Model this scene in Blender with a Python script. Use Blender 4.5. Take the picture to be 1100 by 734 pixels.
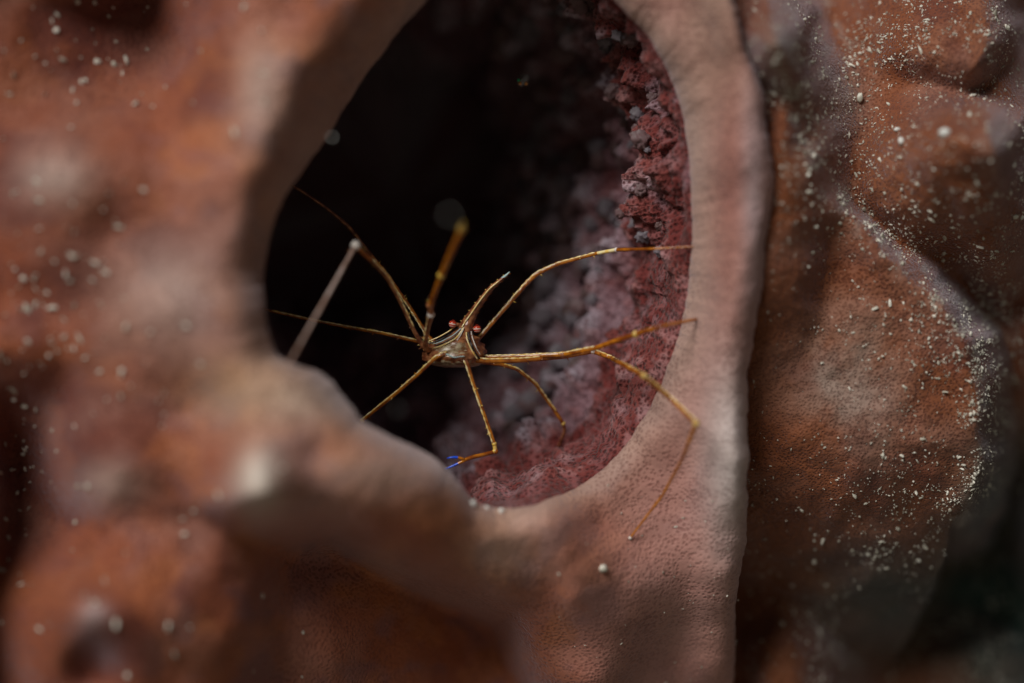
import bpy, math, random
import numpy as np
from mathutils import Vector

random.seed(7); rng = np.random.default_rng(7)
for o in list(bpy.data.objects): bpy.data.objects.remove(o)
scene = bpy.context.scene
coll = scene.collection

# ---------------------------------------------------------------- camera
K = 0.2 / 1100.0          # metres per photo pixel at the crab's distance
D = 0.40                  # camera to crab, metres
ZC = 0.24                 # height of the lens above the seabed
cam = bpy.data.cameras.new('camera'); camo = bpy.data.objects.new('camera', cam)
coll.objects.link(camo); scene.camera = camo
camo.location = (0, -D, ZC); camo.rotation_euler = (math.radians(90), 0, 0)
cam.sensor_width = 36; cam.lens = 36 * D / 0.2
cam.clip_start = 0.01; cam.clip_end = 100
cam.dof.use_dof = True; cam.dof.focus_distance = D; cam.dof.aperture_fstop = 3.0

# ---------------------------------------------------------------- light
LDIR = Vector((-0.46, -0.70, 0.65)).normalized()      # towards the light
world = bpy.data.worlds.new('World'); scene.world = world; world.use_nodes = True
nt = world.node_tree; bg = nt.nodes['Background']
sky = nt.nodes.new('ShaderNodeTexSky'); sky.sky_type = 'NISHITA'; sky.sun_disc = False
sky.sun_elevation = math.asin(LDIR.z); sky.sun_rotation = math.atan2(LDIR.x, LDIR.y)
nt.links.new(sky.outputs[0], bg.inputs[0]); bg.inputs[1].default_value = 0.005
sun = bpy.data.lights.new('sun', 'SUN'); sun.energy = 3.2; sun.angle = math.radians(28); sun.color = (1, 0.96, 0.91)
suno = bpy.data.objects.new('sun', sun); coll.objects.link(suno)
suno.rotation_euler = LDIR.to_track_quat('Z', 'Y').to_euler(); suno.location = (-0.5, -0.6, 1.0)
vs = scene.view_settings; vs.view_transform = 'Standard'; vs.look = 'None'; vs.gamma = 1; vs.exposure = -0.25
vs.use_curve_mapping = False

# ---------------------------------------------------------------- helpers
def Pn(u, v, ycm):
    """photo pixel + depth behind the crab plane (cm) -> world point arrays"""
    u = np.asarray(u, float); v = np.asarray(v, float); y = np.asarray(ycm, float) * 0.01
    s = (D + y) / D * K
    return np.stack([(u - 550) * s, y + 0 * u, (367 - v) * s + ZC], -1)
def P(u, v, ycm=0.0): return Vector(Pn(u, v, ycm).tolist())

def perlin(p, seed=0):
    p = np.asarray(p, float); i = np.floor(p).astype(np.int64); f = p - i
    w = f * f * f * (f * (f * 6 - 15) + 10)
    def grad(ox, oy, oz):
        h = ((i[..., 0] + ox) * 374761393 + (i[..., 1] + oy) * 668265263 + (i[..., 2] + oz) * 2147483647 + seed * 974634521) & 0xffffffff
        h = ((h ^ (h >> 13)) * 1274126177) & 0xffffffff; h = h ^ (h >> 16)
        a = (h & 1023) / 1023 * 2 * np.pi; z = ((h >> 10) & 1023) / 1023 * 2 - 1; r = np.sqrt(1 - z * z)
        return (f[..., 0] - ox) * r * np.cos(a) + (f[..., 1] - oy) * r * np.sin(a) + (f[..., 2] - oz) * z
    n = 0
    L = lambda a, b, t: a + (b - a) * t
    x00 = L(grad(0,0,0), grad(1,0,0), w[..., 0]); x10 = L(grad(0,1,0), grad(1,1,0), w[..., 0])
    x01 = L(grad(0,0,1), grad(1,0,1), w[..., 0]); x11 = L(grad(0,1,1), grad(1,1,1), w[..., 0])
    return L(L(x00, x10, w[..., 1]), L(x01, x11, w[..., 1]), w[..., 2]) * 1.5
def fbm(p, oct=4, seed=0, gain=.5):
    a = 1; s = 0; p = np.asarray(p, float)
    for k in range(oct): s = s + a * perlin(p * 2**k, seed + k); a *= gain
    return s
def worley(p, seed=0):
    p = np.asarray(p, float); i = np.floor(p).astype(np.int64); best = np.full(p.shape[:-1], 9.)
    for ox in (-1,0,1):
        for oy in (-1,0,1):
            for oz in (-1,0,1):
                c = i + np.array([ox,oy,oz])
                h = (c[...,0]*374761393 + c[...,1]*668265263 + c[...,2]*2147483647 + seed*974634521) & 0xffffffff
                h = ((h ^ (h >> 13)) * 1274126177) & 0xffffffff; h = h ^ (h >> 16)
                q = c + np.stack([(h & 1023)/1023, ((h>>10)&1023)/1023, ((h>>20)&1023)/1023], -1)
                best = np.minimum(best, ((q-p)**2).sum(-1))
    return np.sqrt(best)
def sstep(a, b, x):
    t = np.clip((np.asarray(x, float) - a) / (b - a), 0, 1); return t * t * (3 - 2 * t)
def gauss(u, v, cu, cv, ru, rv): return np.exp(-(((u - cu) / ru) ** 2 + ((v - cv) / rv) ** 2))

class TPS:
    def __init__(s, pts, reg=0.02):
        a = np.array(pts, float); s.c = a[:, :2] / 100; n = len(a)
        A = s.ker(s.c[:, None] - s.c[None]) + np.eye(n) * reg
        Q = np.c_[np.ones(n), s.c]; M = np.zeros((n + 3, n + 3)); M[:n, :n] = A; M[:n, n:] = Q; M[n:, :n] = Q.T
        s.w = np.linalg.solve(M, np.r_[a[:, 2], 0, 0, 0])
    def ker(s, d):
        r2 = (d ** 2).sum(-1); return np.where(r2 > 0, r2 * np.log(np.maximum(r2, 1e-12)) * .5, 0)
    def __call__(s, u, v):
        u = np.asarray(u, float); sh = u.shape; q = np.stack([u.ravel(), np.asarray(v, float).ravel()], -1) / 100
        out = np.empty(len(q))
        for k in range(0, len(q), 40000):
            b = q[k:k+40000]
            out[k:k+40000] = s.ker(b[:, None] - s.c[None]) @ s.w[:-3] + np.c_[np.ones(len(b)), b] @ s.w[-3:]
        return out.reshape(sh)

def link(o, parent=None):
    coll.objects.link(o)
    if parent is not None: o.parent = parent
    return o
def tag(o, label=None, cat=None, group=None, kind=None):
    for k, x in (('label', label), ('category', cat), ('group', group), ('kind', kind)):
        if x: o[k] = x
    return o
def mesh_np(name, V, F, mats, col=None, fm=None, smooth=True):
    V = np.asarray(V, np.float32).reshape(-1, 3); F = np.asarray(F, np.int32)
    me = bpy.data.meshes.new(name); n = F.shape[1]
    me.vertices.add(len(V)); me.vertices.foreach_set('co', V.ravel())
    me.loops.add(F.size); me.loops.foreach_set('vertex_index', F.ravel())
    me.polygons.add(len(F)); me.polygons.foreach_set('loop_start', np.arange(0, F.size, n, dtype=np.int32))
    me.polygons.foreach_set('loop_total', np.full(len(F), n, np.int32))
    if fm is not None: me.polygons.foreach_set('material_index', np.asarray(fm, np.int32))
    me.polygons.foreach_set('use_smooth', np.full(len(F), smooth))
    if col is not None:
        a = me.attributes.new('Col', 'FLOAT_COLOR', 'POINT')
        c = np.ones((len(V), 4), np.float32); c[:, :3] = np.clip(col.reshape(-1, 3), 0.004, .9); a.data.foreach_set('color', c.ravel())
    me.update(calc_edges=True); me.validate()
    for m in mats: me.materials.append(m)
    return me
def grid_faces(nr, nc, wrap=False):
    r = np.arange(nr - 1)[:, None]; c = np.arange(nc if wrap else nc - 1)[None]
    c2 = (c + 1) % nc
    a = r * nc + c; b = r * nc + c2; d = (r + 1) * nc + c; e = (r + 1) * nc + c2
    return np.stack([a, b, e, d], -1).reshape(-1, 4)

# ---------------------------------------------------------------- materials
def newmat(name):
    m = bpy.data.materials.new(name); m.use_nodes = True
    return m, m.node_tree, m.node_tree.nodes['Principled BSDF']
def N(t, typ, **kw):
    n = t.nodes.new(typ)
    for k, x in kw.items(): setattr(n, k, x)
    return n
def ramp(t, fac, stops, interp='LINEAR'):
    r = N(t, 'ShaderNodeValToRGB'); r.color_ramp.interpolation = interp; e = r.color_ramp.elements
    while len(e) < len(stops): e.new(0.5)
    for x, (p, c) in zip(e, stops): x.position = p; x.color = (*c, 1)
    t.links.new(fac, r.inputs[0]); return r.outputs[0]
def mix(t, a, b, fac, mode='MIX'):
    m = N(t, 'ShaderNodeMix', data_type='RGBA', blend_type=mode)
    for i, x in ((0, fac), (6, a), (7, b)):
        if hasattr(x, 'is_output'): t.links.new(x, m.inputs[i])
        else: m.inputs[i].default_value = x if i == 0 else (*x, 1)
    return m.outputs[2]
def noise(t, co, scale, detail=4, rough=.55, dist=0.0):
    n = N(t, 'ShaderNodeTexNoise'); n.inputs['Scale'].default_value = scale; n.inputs['Detail'].default_value = detail
    n.inputs['Roughness'].default_value = rough; n.inputs['Distortion'].default_value = dist
    t.links.new(co, n.inputs['Vector']); return n.outputs['Fac']
def math_(t, op, a, b=0.0, clamp=False):
    m = N(t, 'ShaderNodeMath', operation=op, use_clamp=clamp)
    for i, x in enumerate((a, b)):
        if hasattr(x, 'is_output'): t.links.new(x, m.inputs[i])
        else: m.inputs[i].default_value = x
    return m.outputs[0]

def sponge_mat(name, pore=1.0, sss=0.0, fine=1.0):
    m, t, b = newmat(name)
    co = N(t, 'ShaderNodeTexCoord').outputs['Object']
    at = N(t, 'ShaderNodeAttribute', attribute_name='Col').outputs['Color']
    # mottling of the tissue
    c = mix(t, at, (0.20, 0.055, 0.03), math_(t, 'MULTIPLY', ramp(t, noise(t, co, 38, 3), [(.42, (0,0,0)), (.80, (1,1,1))]), .40))
    c = mix(t, c, (0.48, 0.31, 0.26), math_(t, 'MULTIPLY', ramp(t, noise(t, co, 60, 4, .5), [(.48, (0,0,0)), (.80, (1,1,1))]), .28))
    # pores: a fine net of pits of uneven size
    nz = N(t, 'ShaderNodeTexNoise'); nz.inputs['Scale'].default_value = 420; t.links.new(co, nz.inputs['Vector'])
    warp = N(t, 'ShaderNodeMix', data_type='VECTOR'); warp.inputs[0].default_value = .0012
    va = N(t, 'ShaderNodeVectorMath', operation='MULTIPLY_ADD'); t.links.new(nz.outputs['Color'], va.inputs[0])
    va.inputs[1].default_value = (.0008,)*3; t.links.new(co, va.inputs[2]); t.nodes.remove(warp)
    vo = N(t, 'ShaderNodeTexVoronoi'); vo.inputs['Scale'].default_value = 1350 * fine; t.links.new(va.outputs[0], vo.inputs['Vector'])
    vo2 = N(t, 'ShaderNodeTexVoronoi'); vo2.inputs['Scale'].default_value = 800 * fine; t.links.new(va.outputs[0], vo2.inputs['Vector'])
    sz = noise(t, co, 240, 3)
    p1 = ramp(t, math_(t, 'ADD', vo.outputs['Distance'], math_(t, 'MULTIPLY', sz, .45)), [(.36, (0,0,0)), (.80, (1,1,1))])
    p2 = ramp(t, math_(t, 'ADD', vo2.outputs['Distance'], math_(t, 'MULTIPLY', sz, .7)), [(.44, (.30,.30,.30)), (.66, (1,1,1))])
    pits = math_(t, 'MULTIPLY', p1, p2)
    dark = mix(t, c, (0.42, 0.30, 0.28), 1.0, 'MULTIPLY')
    c = mix(t, c, mix(t, dark, c, pits), math_(t, 'MULTIPLY', ramp(t, noise(t, co, 55, 2), [(.32, (.25,.25,.25)), (.62, (1,1,1))]), pore * 1.15, True))
    t.links.new(c, b.inputs['Base Color'])
    grit = noise(t, co, 1800, 3, .7)
    h = math_(t, 'ADD', math_(t, 'MULTIPLY', pits, .7), math_(t, 'MULTIPLY', grit, .5))
    h = math_(t, 'ADD', h, math_(t, 'MULTIPLY', noise(t, co, 330, 3), .35))
    bp = N(t, 'ShaderNodeBump'); bp.inputs['Strength'].default_value = .8 * pore; bp.inputs['Distance'].default_value = .0004
    t.links.new(h, bp.inputs['Height']); t.links.new(bp.outputs[0], b.inputs['Normal'])
    b.inputs['Roughness'].default_value = .62; b.inputs['Specular IOR Level'].default_value = .25
    b.inputs['Sheen Weight'].default_value = .38; b.inputs['Sheen Roughness'].default_value = .4; b.inputs['Sheen Tint'].default_value = (.85, .85, 1, 1)
    if sss: b.inputs['Subsurface Weight'].default_value = sss; b.inputs['Subsurface Radius'].default_value = (1, .35, .2); b.inputs['Subsurface Scale'].default_value = .0025
    return m
M_body = sponge_mat('sponge_skin', .62)
M_side = sponge_mat('sponge_skin_orange', .85, 0, 1.35)

def cavity_mat():
    m, t, b = newmat('cavity_crust')
    co = N(t, 'ShaderNodeTexCoord').outputs['Object']
    at = N(t, 'ShaderNodeAttribute', attribute_name='Col').outputs['Color']
    nz = N(t, 'ShaderNodeTexNoise'); nz.inputs['Scale'].default_value = 900; t.links.new(co, nz.inputs['Vector'])
    va = N(t, 'ShaderNodeVectorMath', operation='MULTIPLY_ADD'); t.links.new(nz.outputs['Color'], va.inputs[0]); va.inputs[1].default_value = (.0004,)*3; t.links.new(co, va.inputs[2])
    vo = N(t, 'ShaderNodeTexVoronoi'); vo.inputs['Scale'].default_value = 1150; t.links.new(va.outputs[0], vo.inputs['Vector'])
    n1 = noise(t, co, 300, 3, .65)
    c = mix(t, at, (0.42, 0.32, 0.36), math_(t, 'MULTIPLY', ramp(t, noise(t, co, 170, 3, .6), [(.54, (0,0,0)), (.68, (1,1,1))]), .3))
    hole = ramp(t, math_(t, 'ADD', vo.outputs['Distance'], math_(t, 'MULTIPLY', n1, .5)), [(.48, (0,0,0)), (.80, (1,1,1))])
    c = mix(t, mix(t, c, (.34, .20, .20), 1.0, 'MULTIPLY'), c, hole)
    t.links.new(c, b.inputs['Base Color'])
    h = math_(t, 'ADD', math_(t, 'MULTIPLY', noise(t, co, 1300, 3, .75), 1.2), vo.outputs['Distance'])
    bp = N(t, 'ShaderNodeBump'); bp.inputs['Strength'].default_value = 1; bp.inputs['Distance'].default_value = .0005
    t.links.new(h, bp.inputs['Height']); t.links.new(bp.outputs[0], b.inputs['Normal'])
    b.inputs['Roughness'].default_value = .75; b.inputs['Specular IOR Level'].default_value = .2; b.inputs['Sheen Weight'].default_value = .12
    return m
M_cav = cavity_mat()

def nodule_mat(name, a, bb):
    m, t, b = newmat(name)
    co = N(t, 'ShaderNodeTexCoord').outputs['Object']
    c = mix(t, a, bb, ramp(t, noise(t, co, 500, 3, .7), [(.4, (0,0,0)), (.62, (1,1,1))]))
    t.links.new(c, b.inputs['Base Color'])
    bp = N(t, 'ShaderNodeBump'); bp.inputs['Strength'].default_value = 1; bp.inputs['Distance'].default_value = .0006
    t.links.new(noise(t, co, 1500, 3, .75), bp.inputs['Height']); t.links.new(bp.outputs[0], b.inputs['Normal'])
    b.inputs['Roughness'].default_value = .8; b.inputs['Specular IOR Level'].default_value = .15
    b.inputs['Sheen Weight'].default_value = .3
    return m
M_nod = [nodule_mat('tuft_grey', (0.46, 0.40, 0.47), (0.27, 0.18, 0.22)), nodule_mat('tuft_pink', (0.44, 0.25, 0.27), (0.22, 0.075, 0.075)),
         nodule_mat('tuft_red', (0.28, 0.11, 0.10), (0.14, 0.045, 0.04))]

def simple(name, col, rough=.5, spec=.5, trans=0, alpha=1, var=None, vscale=900):
    m, t, b = newmat(name)
    b.inputs['Base Color'].default_value = (*col, 1); b.inputs['Roughness'].default_value = rough; b.inputs['Specular IOR Level'].default_value = spec
    b.inputs['Transmission Weight'].default_value = trans; b.inputs['Alpha'].default_value = alpha
    if var is not None:
        co = N(t, 'ShaderNodeTexCoord').outputs['Object']
        t.links.new(mix(t, col, var, ramp(t, noise(t, co, vscale, 4), [(.4, (0,0,0)), (.62, (1,1,1))])), b.inputs['Base Color'])
    return m
M_grain = simple('sand_grain', (.82, .80, .70), .5, .5, var=(.46, .44, .36), vscale=260)
M_bead = simple('white_grain', (.86, .86, .82), .35, .5, var=(.75, .76, .72))
M_leg = simple('crab_amber', (.52, .175, .012), .2, .8, var=(.22, .050, .006), vscale=500)
M_red = simple('crab_red_brown', (.15, .040, .016), .28, .6, var=(.42, .17, .07), vscale=900)
M_cream = simple('crab_cream_line', (.95, .82, .45), .2, .8, var=(.92, .62, .16), vscale=900)
M_dark = simple('crab_dark_line', (.018, .010, .010), .4, .5)
M_joint = simple('crab_yellow_joint', (.75, .50, .08), .3, .6, var=(.62, .40, .14))
M_white = simple('crab_white_joint', (.78, .72, .66), .35, .6)
M_blue = simple('crab_blue_tip', (.02, .10, .75), .25, .6)
M_pale = simple('crab_pale_belly', (.50, .42, .27), .3, .6, var=(.20, .09, .035), vscale=1300)
M_grey = simple('crab_grey_leg', (.52, .40, .36), .4, .4, var=(.30, .17, .12), vscale=350)
M_bluegrey = simple('crab_bluish_tip', (.45, .62, .62), .35, .5)

def eye_mat():
    m, t, b = newmat('crab_eye')
    co = N(t, 'ShaderNodeTexCoord').outputs['Object']
    sp = N(t, 'ShaderNodeSeparateXYZ'); t.links.new(co, sp.inputs[0])
    f = math_(t, 'ADD', math_(t, 'MULTIPLY', sp.outputs['Z'], 1 / (2 * 4.7 * K)), .5)
    R = (.55, .05, .02); W = (.85, .72, .62); Dk = (.10, .012, .01)
    c = ramp(t, f, [(0, Dk), (.10, R), (.20, W), (.26, R), (.44, W), (.55, R), (.80, Dk), (.92, R)], 'CONSTANT')
    t.links.new(c, b.inputs['Base Color']); b.inputs['Roughness'].default_value = .15
    return m
M_eye = eye_mat()

# ---------------------------------------------------------------- setting: the seabed
def seabed():
    n = 90; g = np.linspace(-1, 1, n); g = np.sign(g) * np.abs(g) ** 2.2 * 40
    X, Y = np.meshgrid(g, g); Z = fbm(np.stack([X * 3, Y * 3, 0 * X], -1), 4) * .03 * sstep(.1, .6, np.hypot(X, Y)) - .004
    m, t, b = newmat('seabed_sand'); co = N(t, 'ShaderNodeTexCoord').outputs['Object']
    t.links.new(mix(t, (.22, .20, .15), (.36, .33, .26), noise(t, co, 30, 8, .7)), b.inputs['Base Color'])
    bp = N(t, 'ShaderNodeBump'); bp.inputs['Distance'].default_value = .004
    t.links.new(noise(t, co, 160, 6, .7), bp.inputs['Height']); t.links.new(bp.outputs[0], b.inputs['Normal']); b.inputs['Roughness'].default_value = .9
    o = bpy.data.objects.new('seabed', mesh_np('seabed', np.stack([X, Y, Z], -1), grid_faces(n, n), [m]))
    link(o); tag(o, 'pale sandy seabed under the sponge', kind='structure')
seabed()

# ---------------------------------------------------------------- the sponge
# mouth of the sponge, traced round the opening (photo pixels)
CONT = np.array([(742,250),(740,300),(731,350),(716,400),(692,448),(661,490),(626,519),(582,539),(545,546),(514,542),(499,527),(484,508),(464,491),
    (430,474),(392,454),(367,424),(346,401),(315,391),(297,380),(288,350),(282,312),(287,270),(300,226),(321,190),(350,148),(385,92),(420,45),(456,2),
    (500,-28),(560,-40),(620,-28),(668,8),(708,58),(728,104),(738,150),(742,200)], float)
CC = np.array([530., 275.])
def closed_spline(pts, n):
    m = len(pts); t = np.linspace(0, m, n, endpoint=False); i = np.floor(t).astype(int); f = (t - i)[:, None]
    p0, p1, p2, p3 = (pts[(i + k) % m] for k in (-1, 0, 1, 2))
    return .5 * (2*p1 + (p2-p0)*f + (2*p0-5*p1+4*p2-p3)*f**2 + (3*p1-p0-3*p2+p3)*f**3)
NT = 1200
cs = closed_spline(CONT, 6000)
ang = np.unwrap(np.arctan2(cs[:, 1] - CC[1], cs[:, 0] - CC[0])); rad = np.hypot(*(cs - CC).T)
# sample evenly by arc length
arc = np.r_[0, np.cumsum(np.hypot(*np.diff(np.r_[cs, cs[:1]], axis=0).T))]
idx = np.searchsorted(arc, np.linspace(0, arc[-1], NT, endpoint=False)) % 6000
C = cs[idx]; C = C + (C - CC) / np.linalg.norm(C - CC, axis=1)[:, None] * (2.6 * perlin(np.c_[C * .03, 0 * C[:, :1]], 411) + 1.1 * perlin(np.c_[C * .11, 0 * C[:, :1]], 412))[:, None]; dirv = C - CC; dirv /= np.linalg.norm(dirv, axis=1)[:, None]

# depth of the sponge's outer skin, cm behind the crab (negative = nearer to the lens): a soft union of fleshy lobes over a base
def lobe(u, v, cu, cv, l, r, t, b, y0, h, p=1.0, rot=0.0):
    a = math.radians(rot); du = (u - cu) * math.cos(a) + (v - cv) * math.sin(a); dv = -(u - cu) * math.sin(a) + (v - cv) * math.cos(a)
    q = (du / np.where(du < 0, l, r)) ** 2 + (dv / np.where(dv < 0, t, b)) ** 2
    return y0 + h * ((q + .03) ** p - .03 ** p)
def spline_open(pts, n):
    a = np.array(pts, float); x = np.linspace(0, len(a) - 1, n); i = np.clip(np.floor(x).astype(int), 0, len(a) - 2); f = (x - i)[:, None]
    g = lambda k: a[np.clip(i + k, 0, len(a) - 1)]
    return .5 * (2*g(0) + (g(1)-g(-1))*f + (2*g(-1)-5*g(0)+4*g(1)-g(2))*f**2 + (3*g(0)-g(-1)-3*g(1)+g(2))*f**3)
def fold(u, v, pts, R, h, p=1.0):
    """a rolled fold of tissue along a curve; its crest depth runs smoothly along the curve"""
    c = spline_open(pts, 28); best = np.full(np.shape(u), 1e12); wsum = 0; zsum = 0
    for (ax, ay, az), (bx, by_, bz) in zip(c[:-1], c[1:]):
        L2 = (bx-ax)**2 + (by_-ay)**2; tt = np.clip(((u-ax)*(bx-ax) + (v-ay)*(by_-ay)) / L2, 0, 1)
        d2 = (u-ax-tt*(bx-ax))**2 + (v-ay-tt*(by_-ay))**2; best = np.minimum(best, d2)
        w = 1 / (d2 + 300) ** 2; wsum = wsum + w; zsum = zsum + w * (az + (bz-az)*tt)
    return zsum / wsum + h * (best / R**2) ** p
def smin(ys, k=1.9):
    m = np.minimum.reduce(ys); return m - np.log(sum(np.exp(-k * (y - m)) for y in ys)) / k
BASE = TPS([(-500,-400,5),(-500,367,4),(-500,1100,5),(0,-400,3),(350,-350,2.5),(700,-350,2.5),(900,-300,2.5),(150,1150,4),(500,1100,6),(800,1100,6),(-200,100,-.5),(-200,400,-.3),(-200,700,0),
 (0,0,-2.3),(55,20,-2.2),(135,-10,-.9),(145,45,-1.2),(100,40,-1.7),(140,115,-2.1),(20,110,-2.5),(200,110,-2.4),(0,200,-2.2),(75,290,-2.2),(20,330,-2.1),(170,240,-3.0),(40,430,-1.6),(35,500,-.7),(20,600,-.6),(130,575,-2.2),(280,200,-2.6),(220,420,-2.6),
 (330,480,-2.4),(400,598,3.6),(400,645,5.4),(330,622,3.4),(480,628,4.6),(525,630,3.6),(555,690,2.6),(400,700,4.2),(615,645,-1.1),(605,725,.9),(250,640,-1.4),(180,710,-1.6),(30,690,-.6),(260,720,-.2),(330,734,2.0),(460,734,2.8),
 (560,575,-1.2),(640,560,-.9),(655,640,-.9),(705,620,-.7),(660,700,.2),(735,705,1.2),(735,580,-.5),(765,480,-1.1),(700,510,-.7),(770,400,-1.2),(770,300,-1.6),(775,200,-1.9),(765,100,-2.1),(740,20,-2.1),(680,-40,-2.0),(560,-80,-1.9),(470,-70,-2.2)])
def BODY(u, v):
    return smin([BASE(u, v),
        fold(u, v, [(420,-60,-3.0),(345,20,-3.4),(292,110,-3.9),(262,200,-3.9),(248,290,-3.7),(262,360,-3.7)], 78, 1.2),
        lobe(u, v, 270, -10, 75, 60, 90, 110, -3.1, 1.1),
        lobe(u, v, 60, -85, 95, 90, 60, 60, -3.6, 1.2),  # lobe added above the view to shade the upper left hollow
        lobe(u, v, 70, 192, 85, 150, 66, 120, -3.5, 1.3, .8),
        lobe(u, v, 180, 335, 100, 110, 80, 80, -3.6, 1.0),
        lobe(u, v, 20, 375, 80, 90, 50, 50, -2.8, 1.0),
        lobe(u, v, 130, 495, 58, 130, 110, 70, -3.5, 1.2),
        fold(u, v, [(262,360,-3.7),(315,440,-4.2),(385,502,-4.1),(445,537,-3.5),(500,562,-2.7),(555,585,-1.9),(605,625,-1.0),(625,690,.2)], 58, 1.0, 1.7),
        lobe(u, v, 277, 528, 55, 62, 95, 30, -5.0, 1.5, .7),
        lobe(u, v, 190, 640, 120, 92, 120, 150, -3.1, 1.1, 1.9),
        lobe(u, v, 100, 660, 70, 110, 55, 150, -4.1, 1.4, .6),
        fold(u, v, [(-110,-150,-4.5),(-90,40,-3.2),(-95,200,-3.6),(-95,380,-3.6),(-95,520,-4.4),(-95,680,-4.0),(-100,850,-4)], 60, 1.3),  # unseen ridge added beyond the left edge to cast shade inwards
        fold(u, v, [(780,-40,-2.5),(800,80,-2.6),(809,190,-2.4),(797,300,-2.0),(781,400,-1.6),(788,500,-1.4),(780,580,-.7),(766,700,1.0)], 34, .8),
        ]) + .9 * gauss(u, v, 97, 722, 30, 38)
SILV = np.array([-500,-150,0,60,110,200,300,400,470,560,650,734,900,1300.]); SILU = np.array([700,750,786,806,822,832,818,803,806,800,793,788,780,760.])
def sil(v):
    v = np.asarray(v, float); q = np.stack([v * .022, 0 * v + .3, 0 * v + .7], -1)
    return np.interp(v, SILV, SILU) + 5 * perlin(q, 401) + 2.0 * perlin(q * 4.3, 402)
# lip roll width round the mouth, by position
def lipw(c):
    u, v = c[:, 0], c[:, 1]
    w = 44 + 62 * gauss(u, v, 370, 90, 120, 130) - 8 * gauss(u, v, 420, 480, 120, 60) + 16 * sstep(650, 740, u) + 10 * gauss(u, v, 300, 300, 50, 70)
    return w
WL = lipw(C)
# outer end of each ray
def outer_len():
    e = np.full(NT, 0.)
    for i in range(NT):
        t = np.linspace(5, 1500, 1500); p = C[i] + dirv[i] * t[:, None]
        bad = (p[:, 0] > sil(p[:, 1])) | (((p[:, 0] - 350) / 900) ** 2 + ((p[:, 1] - 360) / 950) ** 2 > 1)
        e[i] = t[np.argmax(bad)]
    return e
OL = outer_len()
def body_depth(u, v, d, w):
    y = BODY(u, v)
    q = Pn(u, v, 0) * 100
    y = y + fbm(q * .5, 2, 3) * .28 + fbm(q * 2.2, 2, 11) * .022
    x = np.clip(d / w, 0, 1); y = y + w * K * 100 * (.62 * (1 - x) ** 2.4 + .25 * (1 - np.sqrt(np.maximum(1 - (1 - x) ** 2, 0))))
    e = np.maximum(sil(v) - u, 0); w2 = 16. - 6 * sstep(470, 280, v); x = np.clip(e / w2, 0, 1)
    y = y + w2 * K * 100 * 1.2 * (1 - np.sqrt(np.maximum(1 - (1 - x) ** 2, 0)))
    return y
def body_y(u, v):
    dist = np.hypot(cs[:, 0] - u, cs[:, 1] - v).min()
    i = np.argmin(np.hypot(C[:, 0] - u, C[:, 1] - v))
    return float(body_depth(np.array([u]), np.array([v]), np.array([dist]), np.array([WL[i]]))[0])
def body_colour(u, v, d, w):
    q = Pn(u, v, 0) * 100
    n1 = fbm(q * .35, 4, 21); n2 = fbm(q * .9, 4, 31)
    c = np.zeros(u.shape + (3,)) + np.array([.38, .106, .040])
    def mx(c, col, f): f = np.clip(f, 0, 1)[..., None]; return c * (1 - f) + np.array(col) * f
    c = mx(c, (.44, .215, .185), np.clip(sstep(-.15, .35, n1) * .35 + .4 * gauss(u, v, 250, 310, 100, 150), 0, .7))
    c = mx(c, (.26, .115, .115), sstep(.05, .45, n2) * .6)
    c = mx(c, (.52, .17, .05), sstep(.05, .45, fbm(q * .7, 3, 33)) * .6)
    c = mx(c, (.30, .09, .05), gauss(u, v, 80, 300, 70, 70) * .6 + gauss(u, v, 140, 50, 90, 90) * .4)
    c = mx(c, (.25, .070, .032), sstep(290, 90, u) * .7)  # painted light falloff: skin darkens towards the left edge
    c = mx(c, (.15, .04, .028), np.clip(sstep(.05, .45, fbm(q * .45, 3, 91)) * sstep(330, 160, u) * .75 + gauss(u, v, 80, 295, 50, 45) * .6 + gauss(u, v, 30, 510, 50, 80) * .85 + gauss(u, v, 140, 35, 60, 60) * .85, 0, .85))                        # maroon tissue mottling, also painting light falloff and shade in the hollows
    c = mx(c, (.49, .26, .225), sstep(560, 720, u) * .85)                       # pink right lip
    c = mx(c, (.40, .13, .10), gauss(u, v, 782, 170, 22, 150) * .7)
    c = mx(c, (.50, .40, .33), np.exp(-(d / (w * .55)) ** 2) * .55)             # pale lip edge
    c = mx(c, (.60, .48, .40), gauss(u, v, 330, 425, 70, 36) * .8 + gauss(u, v, 420, 510, 90, 35) * .5 + gauss(u, v, 540, 590, 50, 40) * .45)
    c = mx(c, (.62, .44, .24), gauss(u, v, 260, 415, 60, 40) * .5)
    c = mx(c, (.85, .78, .68), gauss(u, v, 278, 515, 26, 34) * .95)
    c = mx(c, (.60, .48, .42), gauss(u, v, 62, 190, 40, 30) * .65 + gauss(u, v, 185, 320, 70, 60) * .5 + gauss(u, v, 282, 95, 30, 60) * .6 + gauss(u, v, 120, 520, 34, 24) * .6)
    c = mx(c, (.66, .60, .58), gauss(u, v, 783, 490, 30, 100) * .85)
    c = mx(c, (.52, .44, .47), gauss(u, v, 810, 210, 14, 130) * .65)
    c = mx(c, (.50, .42, .42), gauss(u, v, 100, 660, 16, 14) * .7)
    c = mx(c, (.47, .35, .27), sstep(560, -60, v) * gauss(u, v, 770, 30, 40, 120) * .7)
    return c

sponge = bpy.data.objects.new('sponge', None); link(sponge); sponge.location = (0, .04, 0); sponge.empty_display_size = .05
tag(sponge, 'large orange and pink sponge with a wide dark mouth and lumpy lobes', 'sponge')
def part(name, me, parent=sponge):
    o = bpy.data.objects.new(name, me); link(o, parent)
    if parent is sponge: o.location = -sponge.location
    return o

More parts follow.
